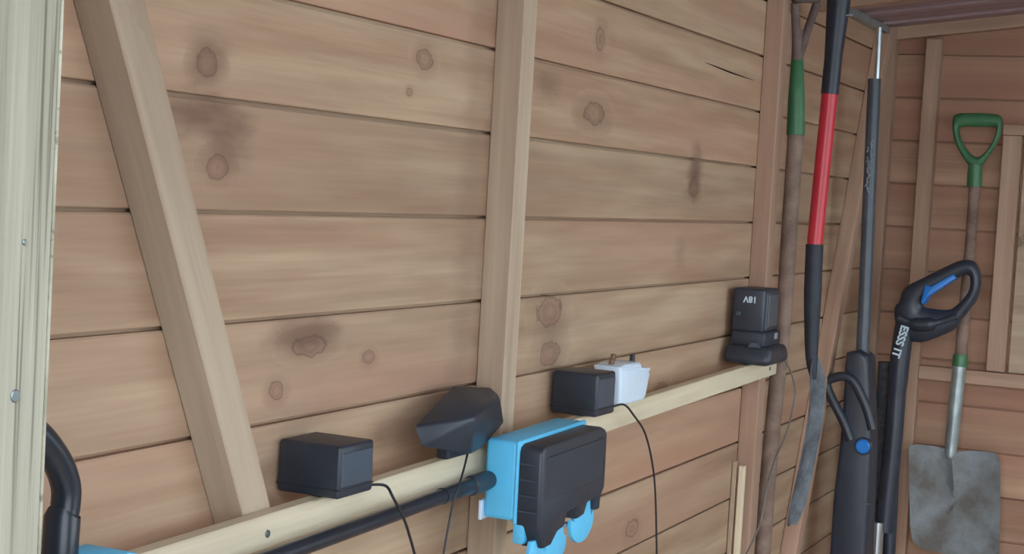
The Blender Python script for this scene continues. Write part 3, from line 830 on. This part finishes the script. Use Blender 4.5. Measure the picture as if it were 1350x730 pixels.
obj('head', tube([foot + Vector((0, 0, .05)), foot + Vector((0, 0, .0)), foot - Vector((0, 0, .035)), foot - Vector((0, 0, .069))], [.02, .028, .030, .022], 20), M['black'], st, smooth=True)
t0, t1 = [Vector(p) for p in yz(3.9258, DATA['strim_text'])]
td = (t1 - t0).normalized()
up_ = Vector((-1, 0, 0)).cross(td)
tm = frame(t0.lerp(t1, .50), td, (-1, 0, 0)); 
tm = frame(t0.lerp(t1, .50), td, Vector((-1, 0, 0)).cross(td))
text_mesh('maker_print', 'ESSS IT', .0265, .0010, M['print'], st, tm, 'pale lettering reading down the tube')

# long pole tool with loop and blue button
pt = thing('pole_tool', 'long dark pole tool with black loop handle and round blue button', 'garden tool', (3.76, -.11, 0))
tb = yz(3.76, DATA['pole_tube'])
obj('tube', tube(smooth_path(tb, 6), .0152, 16), M['slate'], pt, label='slate grey tube', smooth=True)
rd = yz(3.76, DATA['pole_rod'])
obj('rod', tube(rd, .0068, 12), M['steel'], pt, label='thin silver rod at the top', smooth=True)
obj('body', prism(resample(DATA['pole_body'], 40, 1), 0, 3.715, 3.800, .010, 3), M['navy'], pt, smooth=60)
obj('barrel', tube([(3.757, -.105, .46), (3.757, -.108, .02), (3.757, -.108, 0)], [.039, .038, .036], 20), M['navy'], pt, smooth=True)
obj('loop_handle', tube(smooth_path(yz(3.712, DATA['pole_loop']), 6), .0108, 14), M['black'], pt, smooth=True)
by, bz = DATA['pole_button'][0]
obj('button_ring', disc((3.712, by, bz), (-1, 0, 0), .0205, .010, 28, .002), M['black'], pt, smooth=True)
obj('button', disc((3.706, by, bz), (-1, 0, 0), .0165, .010, 28, .003), M['blue2'], pt, label='round bright blue button', smooth=True)
obj('band', box((3.7135, -.150, .628), (3.7160, -.134, .632)), M['slate'], pt)
# scuffed white print down the tube
bm = bmesh.new()
rr = random.Random(4)
def tube_y(z):
    (ya, za), (yb, zb_), (yc, zc_) = DATA['pole_tube']
    return ya + (yb - ya) * (za - z) / (za - zb_) if z > zb_ else yb + (yc - yb) * (zb_ - z) / (zb_ - zc_)
for k in range(15):
    z_ = 1.452 - k * .0078
    y_ = tube_y(z_) + rr.uniform(-.004, .004)
    tube([(3.7440, y_ + rr.uniform(-.005, .005), z_ + .006), (3.7438, y_, z_), (3.7440, y_ + rr.uniform(-.006, .006), z_ - .007)], .0011, 6, bm=bm)
obj('worn_print', bm, M['print_grey'], pt, label='scuffed pale lettering down the tube')

gp = DATA['grey_pole']
g0, g1 = (3.985, gp[0][0], gp[0][1]), (3.985, gp[1][0], gp[1][1])
gd = (Vector(g1) - Vector(g0)).normalized()
gf = Vector(g0) + gd * (g0[2] / -gd.z)
tag(obj('sleeved_pole', tube([g0, g1, gf], [.0165, .0165, .016], 16), M['mottle'], smooth=True), 'mottled dark grey sleeved pole between the pole tool and the trimmer', 'garden tool')

# narrow trenching spade with red shaft
sp = [Vector((3.36, y, z)) for y, z in DATA['spade_axis']]
ts = thing('trenching_spade', 'narrow trenching spade with red shaft and long black grip leaning by the wall', 'spade', (3.36, sp[-1].y, sp[-1].z))
obj('grip', tube([sp[0], sp[0].lerp(sp[1], .25), sp[0].lerp(sp[1], .6), sp[1]], [.0245, .0220, .0185, .0185], 20), M['navy'], ts, label='long black rubber grip', smooth=True)
obj('grip_tag', box((3.350, sp[0].y - .034, sp[0].z - .034), (3.352, sp[0].y - .012, sp[0].z - .030)), M['print_grey'], ts, label='small pale line at the grip')
obj('shaft', tube([sp[1], sp[2]], [.0168, .0165], 18), M['red'], ts, label='bright red fibreglass shaft', smooth=True)
obj('socket', tube(smooth_path([sp[2], sp[3], sp[4], sp[5]], 5), [.0185] * 5 + [.0178, .0170, .0160, .0150, .0140, .0130, .0115, .0100, .0085, .0070, .005], 16), M['black_soft'], ts, label='black tapering socket', smooth=True)
bl = smooth_path(sp[4:], 6)
bm = bmesh.new()
prev = None
for i, p in enumerate(bl):
    f = i / (len(bl) - 1)
    hw = .012 + .022 * min(1, f * 5) if f < .8 else .034 * (1 - (f - .8) / .2 * .55)
    row = []
    for k in range(7):
        u = (k - 3) / 3
        off = .009 * u * u
        row.append((p + Vector((u * hw * .9, u * hw * -.22 - off, 0))))
    fr_ = [bm.verts.new(q) for q in row]; bk = [bm.verts.new(q + Vector((0, .0028, 0))) for q in row]
    if prev:
        for k in range(6):
            bm.faces.new((prev[0][k], prev[0][k + 1], fr_[k + 1], fr_[k])); bm.faces.new((prev[1][k + 1], prev[1][k], bk[k], bk[k + 1]))
        bm.faces.new((prev[0][0], fr_[0], bk[0], prev[1][0])); bm.faces.new((prev[0][6], prev[1][6], bk[6], fr_[6]))
    else:
        for k in range(6):
            bm.faces.new((fr_[k], fr_[k + 1], bk[k + 1], bk[k]))
    prev = (fr_, bk)
for k in range(6):
    bm.faces.new((prev[0][k + 1], prev[0][k], prev[1][k], prev[1][k + 1]))
obj('blade', bm, M['blade2'], ts, label='long narrow worn grey blade', smooth=40)

# long-handled fork with green sleeve
fk = [Vector((3.22, y, z)) for y, z in DATA['fork_axis']]
gf_ = thing('garden_fork', 'wooden-shafted fork with green sleeve and weathered Y-shaped handle beside the stud', 'garden fork', (3.22, fk[-1].y, 0))
va, vb, vc = [Vector(p) for p in DATA['fork_v']]
neck = fk[1].copy()
obj('handle_yoke', tube(smooth_path([neck, neck.lerp(va, .45) + Vector((.0, 0, .0)), va], 5), [.0095] * 5 + [.0085] * 6, 10), M['grey_wood'], gf_, smooth=True)
obj('handle_yoke', tube(smooth_path([neck, neck.lerp(vc, .45), vc], 5), [.0095] * 5 + [.0085] * 6, 10), M['grey_wood'], gf_, smooth=True)
obj('handle_bar', tube([va + (va - vc) * .08 + Vector((0, 0, .012)), vc + (vc - va) * .08 + Vector((0, 0, .012))], .012, 12), M['grey_wood'], gf_, smooth=True)
obj('handle_strap', tube([neck + Vector((0, 0, .06)), neck + Vector((0, 0, .0))], [.013, .012], 12), M['grey_wood'], gf_, smooth=True)
obj('sleeve', tube([fk[1] + Vector((0, 0, .004)), fk[1], fk[1].lerp(fk[2], .5), fk[2]], [.009, .0125, .0165, .0182], 18), M['green'], gf_, label='green plastic sleeve', smooth=True)
low = fk[-1] + (fk[-1] - fk[-3]).normalized() * .18
obj('shaft', tube(smooth_path(fk[2:] + [low], 5), .0162, 16), M['ash'], gf_, label='worn wooden shaft', smooth=True)
hb = Vector((3.22, low.y, low.z - .05))
obj('head_bar', tube([hb + Vector((-.08, 0, 0)), hb + Vector((.08, 0, 0))], .010, 10), M['galv'], gf_, smooth=True)
obj('head_socket', tube([low + Vector((0, 0, .03)), hb], [.018, .012], 14), M['galv'], gf_, smooth=True)
for k in range(4):
    xx = hb.x - .075 + k * .05
    obj('tine', tube([(xx, hb.y, hb.z), (xx, hb.y - .008, hb.z * .5), (xx, hb.y, .001)], [.007, .006, .002], 8), M['galv'], gf_, smooth=True)

# two loose laths standing on end
a_ = timber('wood_lath', (3.112, -.0050, 0), (3.117, -.0050, .788), .010, .009, M['stud'])
tag(a_, 'thin pale lath standing upright, further of two from the stud', 'lath', 'loose laths by the stud')
b_ = timber('wood_lath', (3.1165, -.0195, 0), (3.1205, -.0195, .780), .014, .012, M['rail'])
tag(b_, 'thin pale lath standing upright, right against the stud', 'lath', 'loose laths by the stud')
